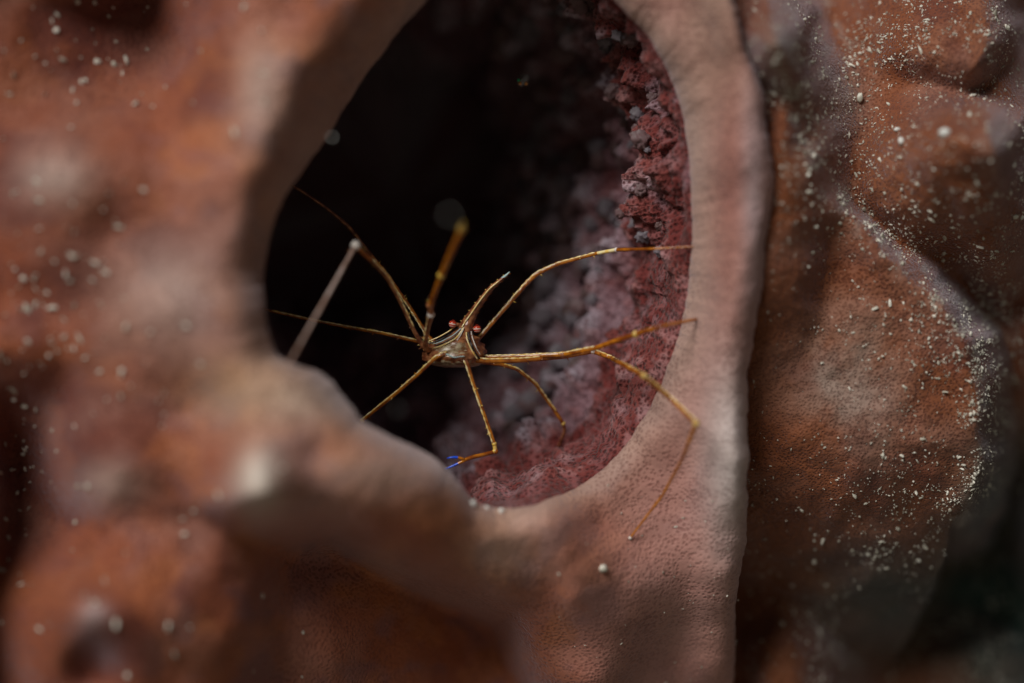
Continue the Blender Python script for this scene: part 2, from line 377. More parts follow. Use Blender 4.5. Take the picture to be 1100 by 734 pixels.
NR = 330
t = np.linspace(0, 1, NR) ** 1.9
dd = OL[None, :] * t[:, None]                                   # distance from the lip along each ray
U = C[None, :, 0] + dirv[None, :, 0] * dd; Vv = C[None, :, 1] + dirv[None, :, 1] * dd
# true distance from the mouth (not along the ray) is close to d for this outline
YB = body_depth(U, Vv, dd, WL[None, :]); CB = body_colour(U, Vv, dd, WL[None, :])
extra_y = []; 
back = np.array([.6, 1.4, 2.6, 4.2, 6.5])
Ub = np.repeat(U[-1:], len(back), 0); Vb = np.repeat(Vv[-1:], len(back), 0); Yb = YB[-1:] + back[:, None]
pos = np.concatenate([Pn(U, Vv, YB), Pn(U[-1], Vv[-1], YB[-1])[None] + np.array([0, .01, 0]) * back[:, None, None]], 0)
colr = np.concatenate([CB, np.repeat(CB[-1:], len(back), 0)], 0)
# low rim skirt reaches the sand
body = part('body', mesh_np('sponge_body', pos, grid_faces(NR + len(back), NT, True), [M_body], colr))
body['label'] = 'smooth pink and tan lobe with the wide round mouth'

# cavity: from the lip back into the dark, narrowing and bending away to the upper left
NCV = 330; NTC = 1200
s = np.linspace(0, 1, NCV)[:, None]
yd = YB[0][None, :] + 0 * s
dep = s ** 1.25 * 11.0
yc = yd * (1 - sstep(0, .35, s)) + (dep + yd * .0) * sstep(0, .35, s) + dep * (1 - sstep(0, .35, s))
rightness = np.clip(dirv[:, 0], 0, 1)[None, :]; leftness = np.clip(-dirv[:, 0], 0, 1)[None, :]; down = np.clip(dirv[:, 1], 0, 1)[None, :]
shrink = 1 - sstep(.0, 1, s) * .62 * (1 - .35 * leftness) + .10 * np.sin(np.clip(s * 3, 0, 1) * np.pi) * leftness
shrink = shrink + (.40 * leftness + .12 * np.clip(-dirv[:, 1], 0, 1)[None, :] * (1 - rightness)) * np.sin(np.clip(s * 2.4, 0, 1) * np.pi / 2)
shrink = shrink + .55 * np.clip(leftness * down * 2, 0, 1) * np.sin(np.clip(s * 1.6, 0, 1) * np.pi)
shrink = shrink - .26 * rightness * np.sin(np.clip(s * 1.15, 0, 1) * np.pi) ** .8 - .10 * down * np.sin(s * np.pi)
cx = CC[0] - 70 * sstep(.1, 1, s); cy = CC[1] - 50 * sstep(.1, 1, s)
vec = C - CC
Uc = cx + vec[None, :, 0] * shrink; Vc = cy + vec[None, :, 1] * shrink
q = Pn(Uc, Vc, yc)
gs = np.gradient(q, axis=0); gt = (np.roll(q, -1, 1) - np.roll(q, 1, 1))
nrm = np.cross(gt, gs); nrm /= np.linalg.norm(nrm, axis=-1, keepdims=True) + 1e-12
cen = Pn(cx + 0 * Uc, cy + 0 * Vc, yc); flip = np.sign(((cen - q) * nrm).sum(-1, keepdims=True)); nrm *= flip
qc = q * 100
amp = sstep(.0, .10, s) * (1 - .65 * sstep(.28, .12, s) * np.clip((dirv[:, 1] + .3) * (dirv[:, 0] + .5) * 1.6, 0, 1)[None, :])
wl = worley(qc * 1.25 + fbm(qc * 2, 2, 5)[..., None] * .4, 2); wl2 = worley(qc * 4.0 + fbm(qc * 4, 2, 6)[..., None] * .5, 4)
disp = fbm(qc * .6, 3, 41) * .45 + (.55 - wl) * .8 + (.5 - wl2) * .17 + fbm(qc * 6, 2, 51, .6) * .035
qd = q + nrm * (disp * amp)[..., None] * .01
red = np.array([.25, .062, .054]); grey = np.array([.50, .42, .49]); pink = np.array([.52, .28, .28])
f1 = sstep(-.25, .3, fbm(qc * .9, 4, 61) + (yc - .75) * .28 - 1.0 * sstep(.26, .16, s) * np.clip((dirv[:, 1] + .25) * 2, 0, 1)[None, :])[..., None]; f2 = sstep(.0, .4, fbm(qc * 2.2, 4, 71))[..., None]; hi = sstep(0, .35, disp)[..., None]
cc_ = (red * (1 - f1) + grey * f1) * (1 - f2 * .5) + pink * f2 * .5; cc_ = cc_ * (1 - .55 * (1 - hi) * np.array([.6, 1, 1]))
endc = qd[-1].mean(0)
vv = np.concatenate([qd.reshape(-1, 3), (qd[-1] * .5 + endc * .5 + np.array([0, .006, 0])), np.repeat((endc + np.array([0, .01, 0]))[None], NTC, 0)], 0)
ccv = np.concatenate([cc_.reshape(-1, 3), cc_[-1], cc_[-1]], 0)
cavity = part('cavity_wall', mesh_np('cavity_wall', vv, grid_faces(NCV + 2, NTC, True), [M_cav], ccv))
cavity['label'] = 'knobbly purple grey and dark red lining inside the mouth'

# tufts growing on the lit side of the cavity
def tuft_mesh(seed, mat):
    n, m2 = 26, 18
    th = np.linspace(0, 2 * np.pi, n, endpoint=False)[None, :]; ph = np.linspace(.02, np.pi - .02, m2)[:, None]
    p = np.stack([np.sin(ph) * np.cos(th), np.sin(ph) * np.sin(th), np.cos(ph) + 0 * th], -1)
    r = .75 + (.5 - worley(p * 1.9 + seed * 7, seed)) * .55 + fbm(p * 3, 2, seed) * .15
    return mesh_np('tuft', p * r[..., None], grid_faces(m2, n, True), [mat])
TUFT = [tuft_mesh(k, M_nod[k % 3]) for k in range(6)]
def cav_pt(i, j): return Vector(qd[i, j].tolist()), Vector(nrm[i, j].tolist())
cnt = 0
for k in range(900):
    if cnt >= 230: break
    j = int(rng.integers(NTC)); 
    if dirv[j, 0] < .05: continue
    i = int(rng.integers(40 if dirv[j, 1] < 0 else 95, 200))
    pnt, nn = cav_pt(i, j)
    sc = float(rng.uniform(.0012, .0030)) * (0.7 + .5 * i / 190)
    mi = int(rng.choice([0, 3, 1, 4, 0, 3, 1, 2]))
    o = bpy.data.objects.new('tuft', TUFT[mi]); coll.objects.link(o); o.parent = cavity
    o.location = pnt + nn * sc * .2; o.scale = (sc * float(rng.uniform(.8, 1.3)), sc * float(rng.uniform(.8, 1.3)), sc)
    o.rotation_euler = tuple(rng.uniform(0, 6.28, 3).tolist()); cnt += 1

# side lobe: the lumpy orange flank beyond the lip
RIDGE = [(838,60),(846,118),(872,190),(930,258),(996,304),(1042,362),(1058,430),(1056,500),(1030,560)]
def ridge_side(u, v):
    """signed distance (px) from the crest of the big lobe, positive beyond it"""
    best = np.full(np.shape(u), 1e9); sg = np.zeros(np.shape(u))
    for (ax, ay), (bx, by_) in zip(RIDGE[:-1], RIDGE[1:]):
        dx, dy = bx-ax, by_-ay; tt = np.clip(((u-ax)*dx + (v-ay)*dy) / (dx*dx+dy*dy), 0, 1)
        d = np.hypot(u-ax-tt*dx, v-ay-tt*dy); cr = dy*(u-ax) - dx*(v-ay)
        m = d < best; best = np.where(m, d, best); sg = np.where(m, np.sign(cr), sg)
    return best * sg
def side_depth(u, v):
    u = np.asarray(u, float); v = np.asarray(v, float); q = Pn(u, v, 0) * 100
    base = 3.0 + 2.6 * sstep(420, 560, v) * sstep(850, 960, u) + 4 * sstep(1150, 1700, u) + 3 * sstep(780, 1200, v) + 3 * sstep(-50, -400, v)
    U_ = u + 16 * perlin(q * .55, 301) + 6 * perlin(q * 1.5, 303); V_ = v + 16 * perlin(q * .55, 302) + 6 * perlin(q * 1.5, 304)
    sd = ridge_side(U_, V_)
    big = lobe(U_, V_, 940, 415, 165, 190, 330, 150, -.85, 1.2, 1.25) + 1.0 * (np.maximum(sd + 8, 0) / 24) ** 2 - .35 * np.exp(-(sd / 26) ** 2) + .5 * gauss(U_, V_, 858, 300, 22, 70)
    y = smin([base, big,
        fold(U_, V_, [(834,90,-1.9),(842,190,-2.15),(834,290,-1.75),(814,390,-.7),(800,520,.8)], 48, 1.0),
        lobe(U_ + 10 * perlin(q * 1.1, 311), V_ + 10 * perlin(q * 1.1, 312), 1060, 200, 150, 44, 110, 74, -1.7, 1.6, .85, 2),
        lobe(U_, V_, 1070, 156, 95, 24, 34, 66, -3.0, 1.7, .7),
        lobe(U_, V_, 1044, 64, 90, 28, 95, 56, -1.4, 1.7, .7, 12),
        lobe(U_, V_, 838, 44, 48, 20, 36, 58, -3.3, 1.6, .7, -15),
        lobe(U_, V_, 895, 112, 60, 80, 70, 70, .3, 1.0),
        lobe(U_, V_, 955, 75, 50, 40, 110, 70, .9, 1.0),
        lobe(U_, V_, 846, 740, 48, 46, 95, 100, 2.0, 1.3),
        lobe(U_, V_, 1055, 720, 70, 80, 60, 100, 4.8, 1.2),
        lobe(U_, V_, 1112, 325, 55, 90, 75, 85, 1.5, 1.3),
        lobe(U_, V_, 1120, 70, 55, 90, 100, 90, 2.4, 1.3),
        lobe(U_, V_, 1130, 560, 50, 90, 90, 90, 4.0, 1.3)], 2.5) + .12
    return y + fbm(q * .8, 2, 103) * .12 + fbm(q * 2.4, 3, 111) * .04
nu, nv = 620, 640
uu = np.concatenate([np.linspace(690, 1130, 500), np.linspace(1131, 1700, 120)]); vg = np.concatenate([np.linspace(-400, -21, 80), np.linspace(-20, 760, 480), np.linspace(761, 1200, 80)])
US, VS = np.meshgrid(uu, vg)
YS = side_depth(US, VS)
def side_colour(u, v):
    q = Pn(u, v, 0) * 100; n1 = fbm(q * .5, 4, 121); n2 = fbm(q * 1.2, 4, 131)
    c = np.zeros(u.shape + (3,)) + np.array([.25, .078, .028])
    def mx(c, col, f): f = np.clip(f, 0, 1)[..., None]; return c * (1 - f) + np.array(col) * f
    c = mx(c, (.17, .05, .028), sstep(0, .5, n1) * .7)
    c = mx(c, (.36, .28, .23), (gauss(u, v, 905, 390, 55, 50) + gauss(u, v, 925, 440, 40, 50)) * (.55 + n2 * .6))
    c = mx(c, (.40, .31, .26), gauss(u, v, 905, 110, 25, 40) * .6 + gauss(u, v, 830, 60, 20, 35) * .5 + gauss(u, v, 1072, 150, 18, 20) * .5)
    c = mx(c, (.36, .115, .028), gauss(u, v, 1000, 200, 70, 50) * .5)
    c = mx(c, (.028, .060, .050), sstep(980, 1080, u) * sstep(380, 540, v) * .85 + gauss(u, v, 960, 650, 110, 80) * .9)   # painted shade: lower right hollows darkened to green-black
    sd = ridge_side(u, v)
    c = mx(c, (.36, .33, .29), np.exp(-((sd - 8) / 16) ** 2) * sstep(-.1, .5, fbm(q * 3, 3, 141)) * .6 + gauss(u, v, 875, 50, 50, 60) * sstep(0, .5, fbm(q * 3, 3, 142)) * .5)   # settled silt
    return c
side = part('side_lobe', mesh_np('sponge_side_lobe', Pn(US, VS, YS), grid_faces(len(vg), len(uu)), [M_side], side_colour(US, VS)))
side['label'] = 'brown orange lumpy flank dusted with pale sand'

# ---------------------------------------------------------------- the arrow crab
class MB:
    def __init__(s): s.V = []; s.F = []; s.M = []; s.n = 0
    def add(s, V, F, m):
        s.V.append(np.asarray(V, float).reshape(-1, 3)); F = np.asarray(F) + s.n; s.F.append(F); s.M.append(np.full(len(F), m)); s.n += len(s.V[-1])
    def tube(s, pts, rad, m, sides=10, seg_m=None):
        p = np.asarray(pts, float); n = len(p); r = np.broadcast_to(np.asarray(rad, float), (n,))
        tg = np.gradient(p, axis=0); tg /= np.linalg.norm(tg, axis=1, keepdims=True) + 1e-12
        a = np.array([0, 0, 1.]) if abs(tg[0, 2]) < .9 else np.array([1., 0, 0])
        nx = np.cross(tg[0], a); nx /= np.linalg.norm(nx); fr = []
        for i in range(n):
            nx = nx - tg[i] * nx.dot(tg[i]); nx /= np.linalg.norm(nx); fr.append((nx, np.cross(tg[i], nx)))
        th = np.linspace(0, 2 * np.pi, sides, endpoint=False)
        V = np.array([p[i] + r[i] * (np.cos(th)[:, None] * fr[i][0] + np.sin(th)[:, None] * fr[i][1]) for i in range(n)])
        V = np.concatenate([np.repeat(p[:1], sides, 0)[None], V, np.repeat(p[-1:], sides, 0)[None]], 0)
        F = grid_faces(n + 2, sides, True)
        if seg_m is None: s.add(V, F, m)
        else:
            s.V.append(V.reshape(-1, 3)); s.F.append(F + s.n); sm = np.concatenate([[seg_m[0]], seg_m[:-1], [seg_m[-1]], ]); s.M.append(np.repeat(sm, sides)[:len(F)]); s.n += V.size // 3
    def ball(s, c, r, m, n=10, sq=(1, 1, 1)):
        th = np.linspace(0, 2 * np.pi, n, endpoint=False)[None]; ph = np.linspace(0.01, np.pi - .01, n)[:, None]
        V = np.stack([np.sin(ph) * np.cos(th) * sq[0], np.sin(ph) * np.sin(th) * sq[1], np.cos(ph) * sq[2] + 0 * th], -1) * r + np.asarray(c)
        s.add(V, grid_faces(n, n, True), m)
    def cone(s, b, tip, r, m, n=5): s.tube([b, b * .5 + tip * .5, tip], [r, r * .55, r * .06], m, n)
MATS = [M_leg, M_red, M_cream, M_dark, M_joint, M_white, M_blue, M_pale, M_grey, M_bluegrey]
LEG, RED, CREAM, DARK, JOINT, WHITE, BLUE, PALE, GREY, BGREY = range(10)
mb = MB()
def pxp(pts): return np.array([Pn(*p) for p in pts])
def resample(pts, step):
    p = np.asarray(pts, float); L = np.r_[0, np.cumsum(np.linalg.norm(np.diff(p, axis=0), axis=1))]
    n = max(4, int(L[-1] / step)); t = np.linspace(0, L[-1], n)
    return np.stack([np.interp(t, L, p[:, k]) for k in range(3)], -1), t, L
def smooth(p, it=2):
    p = p.copy()
    for _ in range(it): p[1:-1] = p[1:-1] * .5 + (p[:-2] + p[2:]) * .25
    return p
LD = np.array(LDIR)
def leg(pts, rad, mats, stripe=None, joints=(), spines=0.0, step=3, stripe_r=1.05, stripe_m=CREAM, side=1):
    """pts: (u, v, y cm); rad: px radius at each point; mats: slot per segment"""
    P3 = pxp(pts); p, t, L = resample(P3, step * K); r = np.interp(t, L, np.asarray(rad, float) * K * .88); p = smooth(p, 1)
    seg = np.clip(np.searchsorted(L, t, 'right') - 1, 0, len(mats) - 1); sm = np.asarray(mats)[seg]
    # uneven, faintly swollen limb
    r = r * (1 + .07 * perlin(np.stack([t / K * .12, 0 * t, 0 * t + len(pts)], -1), 9))
    mb.tube(p, r, None, 10, sm)
    for (k, rr, m) in joints: mb.ball(P3[k], rr * K, m)
    tg = np.gradient(p, axis=0); tg /= np.linalg.norm(tg, axis=1, keepdims=True)
    if stripe:
        a, b = stripe; sel = (t >= L[a]) & (t <= L[b])
        view = p[sel] - np.array([0, -D, ZC]); view /= np.linalg.norm(view, axis=1, keepdims=True)
        nn = np.cross(view, tg[sel]); nn /= np.linalg.norm(nn, axis=1, keepdims=True) + 1e-9
        sg = np.sign((nn @ np.array([-.5, 0, .64])).sum()) * side
        off = nn * sg * .70 - view * .80
        ts = t[sel] / K; rr = stripe_r * K * (.38 + .62 * (np.sin(ts * 1.25) + perlin(np.stack([ts * .2, 0 * ts, 0 * ts + 3.3], -1), 4) > -.35))
        q2, t2, L2 = resample(p[sel] + off * r[sel][:, None], 1.5 * K)
        rr = np.interp(t2, np.linspace(0, t2[-1], len(rr)), rr)
        mb.tube(q2, rr, stripe_m, 6)
    if spines:
        n = int(L[-1] / K * spines)
        for k in range(n):
            i = int(rng.integers(2, len(p) * .62))
            d = rng.normal(size=3); d -= tg[i] * d.dot(tg[i]); d /= np.linalg.norm(d); d = d + tg[i] * .35
            mb.cone(p[i] + d * r[i] * .7, p[i] + d * (r[i] + float(rng.uniform(1.6, 3.6)) * K), .9 * K, int(rng.choice([RED, LEG, JOINT])))

# carapace: pear shaped, broad below and drawn out into the long upright rostrum
ring = [ # v, centre u, half width, half depth (px), tilt of the ring, centre depth (px)
 (395,490,12,10,0,6),(393,490,24,20,0,5),(389,489,31,26,-1,4),(384,488,34,28,-3,3),(378,487,33,27,-5,3),(372,486,30,25,-6,2),(366,489,23,21,-5,1),(361,493,15,17,-3,0),(356,497.5,10.5,14,-1,-1),
 (351,500.5,8.4,11,0,-3),(346,502.5,7.0,8,0,-5),(340,505.5,6.0,6.4,0,-6),(333,510,5.2,5.4,0,-7),(325,515.5,4.6,4.8,0,-8),(317,521.5,4.2,4.2,0,-9),(309,528,3.8,3.7,0,-10),(303,535,3.2,3.2,0,-10.5),(298,541,2.5,2.5,0,-11),(294,545.5,1.4,1.4,0,-11),(292,547.5,.5,.5,0,-11)]
rg = np.array(ring, float)
def dens(a, n):
    x = np.linspace(0, len(a) - 1, n); i = np.clip(np.floor(x).astype(int), 0, len(a) - 2); f = (x - i)[:, None]
    g = lambda k: a[np.clip(i + k, 0, len(a) - 1)]
    return .5 * (2*g(0) + (g(1)-g(-1))*f + (2*g(-1)-5*g(0)+4*g(1)-g(2))*f**2 + (3*g(0)-g(-1)-3*g(1)+g(2))*f**3)
R = dens(rg, 110); th = np.linspace(0, 2 * np.pi, 40, endpoint=False)
bu = R[:, 1:2] + np.cos(th) * R[:, 2:3]; bv = R[:, 0:1] + np.cos(th) * R[:, 4:5] * -1.0 * -1
by = (R[:, 5:6] - np.sin(th) * R[:, 3:4])
bp_ = Pn(bu, bv, by * K * 100)
lump = fbm(bp_ * 900, 3, 77)[..., None]
bp_ = bp_ + (bp_ - bp_.mean(1, keepdims=True)) * lump * .10
F = grid_faces(len(R), 40, True)
cu = np.repeat(R[:-1, 1], 40); fv = np.repeat(R[:-1, 0], 40)
fb = bu[:-1].ravel(); fvv = bv[:-1].ravel()
mat_b = np.full(len(F), RED); pn = perlin(np.stack([fb * .22, fvv * .22, 0 * fb], -1), 88) * .9 + perlin(np.stack([fb * .6, fvv * .6, 0 * fb], -1), 89) * .6; mat_b[(((fb - 488) / 16) ** 2 + ((fvv - 375.5) / 8.0) ** 2) + pn < .9] = PALE; mat_b[fvv + 3 * pn > 389] = PALE; mat_b[fvv < 299] = BGREY
mb.add(bp_, F, mat_b if False else 0); mb.M[-1] = mat_b
def front(u, v):
    """depth (cm) of the carapace front at a pixel"""
    d2 = (bu - u) ** 2 + (bv - v) ** 2 + (by > R[:, 5:6]) * 1e4
    i = np.unravel_index(np.argmin(d2), d2.shape); return by[i] * K * 100
def line(pts, r, m):
    a, _, _ = resample(np.array([(x, y, 0) for x, y in pts], float), 1.5); a = smooth(a, 3)
    q = np.array([Pn(x, y, front(x, y) - .018) for x, y, _ in a]); q = smooth(q, 3); mb.tube(q, r * K, m, 6)
# pale and dark lines over the shell
line([(460,367),(472,362),(484,355),(490,350)], .75, CREAM)
line([(460,370),(474,364.5),(486,358),(493,352)], .8, DARK)
line([(460,372),(474,367),(487,360.5),(495,353)], .6, BGREY)
line([(461,374),(476,369),(489,362),(496,355)], .8, DARK)
line([(461,376),(476,371),(488,365),(493,360),(498,352)], .8, CREAM)
line([(491,366),(495,360),(498,353)], .5, WHITE)
line([(501,357),(501,363),(504,371),(508,379),(513,386)], .75, CREAM)
line([(503,357),(504,364),(507,372),(511,380),(515,385)], 1.3, DARK)
line([(506,356),(507,362),(510,370),(513,377),(517,383)], .6, WHITE)
line([(468,384),(474,380.5),(481,380),(487,385),(493,383),(499,383)], .7, BGREY)
line([(496,352),(500,345),(504,340),(510,331),(517,321),(526,310),(536,302)], .75, CREAM)
# rostrum spines in two saw-toothed rows
for k in range(22):
    i = int(48 + k * 2.6); i = min(i, 106); sgn = 1 if k % 2 else -1
    c = bp_[i].mean(0); e = bp_[i, 0 if sgn > 0 else 20]; d = (e - c) / (np.linalg.norm(e - c) + 1e-12); up = bp_[min(i + 4, 109)].mean(0) - c; up /= np.linalg.norm(up) + 1e-12
    mb.cone(c + d * np.linalg.norm(e - c) * .8, e + (d + up * .6) * 2.0 * K, .95 * K, JOINT if sgn < 0 else LEG)
# eye stalks
mb.tube(pxp([(498,350,-.05),(492,349,-.1),(488,348.5,-.12)]), np.array([2.6, 2.0, 2.4]) * K, RED, 8)
mb.tube(pxp([(503,352,-.05),(508,353,-.1),(511,353.3,-.12)]), np.array([2.6, 2.0, 2.4]) * K, RED, 8)

# legs of the crab's left flank (to the right in the photo)
leg([(508,371,.1),(540,334,.25),(567,303,.35),(577,294,.35),(598,284,.3),(640,272.5,.0),(662,268.5,-.3),(700,267.5,-.9),(746,265,-1.2)], [2.8,2.6,2.7,3.1,2.6,2.2,2.4,1.5,.9],
    [LEG,LEG,LEG,LEG,LEG,CREAM,LEG,LEG], (0, 5), [(2,3.1,RED),(4,2.9,LEG),(6,2.6,WHITE)], .10)
leg([(508,386,-.2),(522,388,-.2),(560,387,-.2),(604,383,-.15),(637,377,-.15),(655,384,-.2),*[(u_, v_, body_y(u_, v_) - g_) for u_, v_, g_ in ((692,404,.55),(720,428,.75),(748,455,1.0),(733,493,.8),(712,532,.5),(677,578,.03))]],
    [4.2,3.6,3.4,3.4,3.4,3.0,3.1,2.9,3.0,2.0,1.7,1.1], [LEG,LEG,LEG,LEG,LEG,LEG,LEG,LEG,LEG,LEG,LEG], (0, 8), [(4,3.9,WHITE),(6,3.2,JOINT),(8,3.8,JOINT),(11,1.9,WHITE)], .08)
leg([(507,381,0),(520,384,0),(560,383,-.1),(605,381,-.3),(640,374,-.7),(683,359,-1.3),(710,351,-1.8),(748,343,body_y(748,343) - .03)], [4,3.0,3.0,3.4,3.2,3.0,2.6,1.6], [LEG,LEG,LEG,LEG,LEG,LEG,LEG], (0, 4), [(3,3.9,RED),(5,3.9,JOINT)], .08)
leg([(512,388,.2),(540,392,.3),(556,397,.35),(575,412,.5),(597,443,.8),(605,455,.9),(607,463,1.0),(602,475,1.2),(596,487,1.5)], [3,2.5,2.4,2.3,2.3,2.5,2.2,1.6,.9], [LEG,LEG,LEG,LEG,LEG,RED,RED,RED], (1, 4), [(5,2.7,JOINT)], .06)
# claws
leg([(497,383,-.35),(501,388,-.38),(507,408,-.35),(519,442,-.25),(531,477,-.15),(532.5,485,-.15),(522,488,-.2),(508,491,-.25),(497,495,-.3)], [3.2,3,2.3,2.2,2.6,2.7,2.4,2.5,2.3],
    [RED,LEG,LEG,LEG,JOINT,LEG,LEG,LEG], (0, 4), [(4,2.9,JOINT),(5,2.9,LEG)], .06)
leg([(499,494,-.3),(493,491.5,-.32),(486,491,-.34),(480,492.5,-.34)], [2,1.9,1.6,.5], [LEG,BLUE,BLUE])
leg([(499,495,-.3),(492,498,-.3),(485,501.5,-.32),(478,504,-.32)], [2,1.6,1.4,.4], [LEG,BLUE,BLUE])
leg([(480,380,-.4),(474,381,-.42),(467,385,-.4),(448,403,-.3),(425,423,-.2),(389,452,0),(380,462,.2),(384,480,.9)], [3.2,3,2.6,2.4,2.4,2.4,2.4,1.5], [RED,LEG,LEG,LEG,LEG,JOINT,LEG], (0, 5), [(5,2.8,JOINT)], .06)
# legs of the other flank
leg([(470,372,.2),(447,366.5,.2),(410,358,.2),(370,351,.2),(330,343,.0),(290,334,-.2),(262,326,-.2)], [2.6,2.4,2.1,2.0,1.8,1.6,1.3], [LEG]*5+[RED], (0, 5), (), .05)
leg([(468,372,-.1),(455,374,-.15),(444,354,-.3),(430,324,-.6),(417,299,-.9),(400,281,-1.3),(382,264,-1.8),(364,296,-2.3),(341,337,-2.9),(311,390,body_y(309,399) - .02)], [3.2,3.2,2.6,2.6,3.0,2.7,2.6,2.3,2.1,1.5],
    [RED,RED,RED,RED,RED,LEG,GREY,GREY,GREY], (2, 5), [(4,3.2,RED),(6,5.2,WHITE)], .10, side=-1)
leg([(470,370,.1),(460,362,.15),(441,331,.3),(420,301,.2),(400,276,.1),(374,243,.0),(350,223,-.2),(320,203,-.4),(300,192,-.4)], [2.6,2.3,2.1,2.1,2.1,2.2,1.7,1.4,1], [LEG,LEG,LEG,LEG,RED,RED,RED,RED], (0, 4), (), .06)
leg([(468,374,-.2),(458,377,-.3),(457,366,-.5),(460,350,-.8),(463,338,-1.1),(462,328,-1.3),(469,309,-1.8),(474,296,-2.1),(484,272,-2.7),(496,246,-3.3),(497,240,-4.2)], [3.2,3.4,3.0,3.0,3.6,3.2,3.0,3.2,3.2,3.0,1.2],
    [RED,RED,RED,RED,RED,LEG,LEG,LEG,LEG,JOINT], (2, 4), [(4,4.1,WHITE),(5,3.9,RED),(7,4.0,JOINT),(9,4.0,JOINT)], .05)

crab = bpy.data.objects.new('arrow_crab', None); link(crab); crab.location = P(489, 394, .1); crab.empty_display_size = .01
tag(crab, 'spindly amber arrow crab with long thin legs clinging in the sponge mouth', 'crab')
me = mesh_np('crab_body', np.concatenate(mb.V) - np.array(crab.location), np.concatenate(mb.F), MATS, fm=np.concatenate(mb.M))
link(bpy.data.objects.new('body', me), crab)
def eye_mesh():
    e = MB(); e.ball((0, 0, 0), 4.5 * K, 0, 18, (.92, .95, 1)); return mesh_np('crab_eye', np.concatenate(e.V), np.concatenate(e.F), [M_eye])
EM = eye_mesh()
for (u, v, y, tilt) in ((486.3, 348.2, -.13, .18), (512.6, 353.4, -.13, -.06)):
    o = bpy.data.objects.new('eye', EM); link(o, crab); o.location = P(u, v, y) - crab.location; o.rotation_euler = (0, tilt, 0)
    o['label'] = 'round eye banded red and white'

# ---------------------------------------------------------------- small things
def tri_grain(seed):
    ph = (1 + 5 ** .5) / 2
    V = np.array([(-1,ph,0),(1,ph,0),(-1,-ph,0),(1,-ph,0),(0,-1,ph),(0,1,ph),(0,-1,-ph),(0,1,-ph),(ph,0,-1),(ph,0,1),(-ph,0,-1),(-ph,0,1)]) / 1.9
    F = np.array([(0,11,5),(0,5,1),(0,1,7),(0,7,10),(0,10,11),(1,5,9),(5,11,4),(11,10,2),(10,7,6),(7,1,8),(3,9,4),(3,4,2),(3,2,6),(3,6,8),(3,8,9),(4,9,5),(2,4,11),(6,2,10),(8,6,7),(9,8,1)])
    r = np.random.default_rng(seed); return V * r.uniform(.6, 1.35, (12, 1)), F
def scatter_side():
    """sand dusted on the flank: thick on ledges, thin on the steep faces"""
    n = 190000; u = rng.uniform(800, 1200, n); v = rng.uniform(-60, 800, n)
    q = np.stack([u, v, 0 * u], -1)
    dn = .10 + .75 * gauss(u, v, 880, 60, 60, 55) + .5 * gauss(u, v, 1000, 30, 80, 60) + .7 * gauss(u, v, 1040, 330, 50, 60) + .6 * gauss(u, v, 1060, 420, 40, 90) + .25 * gauss(u, v, 950, 200, 90, 70)
    # along the ledge that runs down the flank
    led = np.array([(846,100),(880,180),(938,246),(1004,292),(1052,352),(1070,430),(1062,500),(1000,575),(930,600)], float)
    dl = np.full(n, 1e9)
    for a, b in zip(led[:-1], led[1:]):
        tt = np.clip(((u-a[0])*(b-a)[0] + (v-a[1])*(b-a)[1]) / ((b-a)**2).sum(), 0, 1); dl = np.minimum(dl, np.hypot(u-a[0]-tt*(b-a)[0], v-a[1]-tt*(b-a)[1]))
    dn += .6 * np.exp(-(dl / 16) ** 2) + .3 * gauss(u, v, 1050, 690, 50, 50) + .3 * gauss(u, v, 880, 690, 25, 50) + .25 * gauss(u, v, 960, 540, 60, 40) + .3 * gauss(u, v, 1090, 200, 40, 200)
    dn -= .10 * gauss(u, v, 850, 420, 50, 120)
    cl = fbm(q * .022, 3, 201) * .5 + fbm(q * .07, 2, 211) * .6
    keep = rng.uniform(0, 1, n) < np.clip(dn * (.34 + cl * 1.1), 0, 1) * .62
    u, v = u[keep], v[keep]; y = side_depth(u, v)
    return u, v, y
def scatter_body():
    n = 12000; u = rng.uniform(-150, 330, n); v = rng.uniform(-100, 800, n)
    dn = .06 + .9 * gauss(u, v, 40, 330, 60, 90) + .5 * gauss(u, v, 60, 50, 70, 50) + .55 * gauss(u, v, 30, 500, 50, 60) + .5 * gauss(u, v, 20, 660, 35, 60) + .15 * gauss(u, v, 110, 90, 60, 60) + .2 * gauss(u, v, 130, 430, 50, 40)
    keep = rng.uniform(0, 1, n) < dn * .2; u, v = u[keep], v[keep]
    far = np.hypot(u[:, None] - C[None, ::4, 0], v[:, None] - C[None, ::4, 1]).min(1) > 70; a0 = np.arctan2(v - CC[1], u - CC[0])
    ca = np.arctan2(C[:, 1] - CC[1], C[:, 0] - CC[0]); o_ = np.argsort(ca); out = np.hypot(u - CC[0], v - CC[1]) > np.interp(a0, ca[o_], np.hypot(*(C - CC).T)[o_], period=2 * np.pi)
    u, v = u[far & out], v[far & out]
    y = body_depth(u, v, np.full(u.shape, 200.), np.full(u.shape, 30.))
    u2 = rng.uniform(600, 795, 60); v2 = rng.uniform(520, 734, 60); y2 = body_depth(u2, v2, np.full(60, 100.), np.full(60, 30.))
    return np.r_[u, u2], np.r_[v, v2], np.r_[y, y2], np.r_[np.full(len(u), 1.0), np.full(60, .45)]
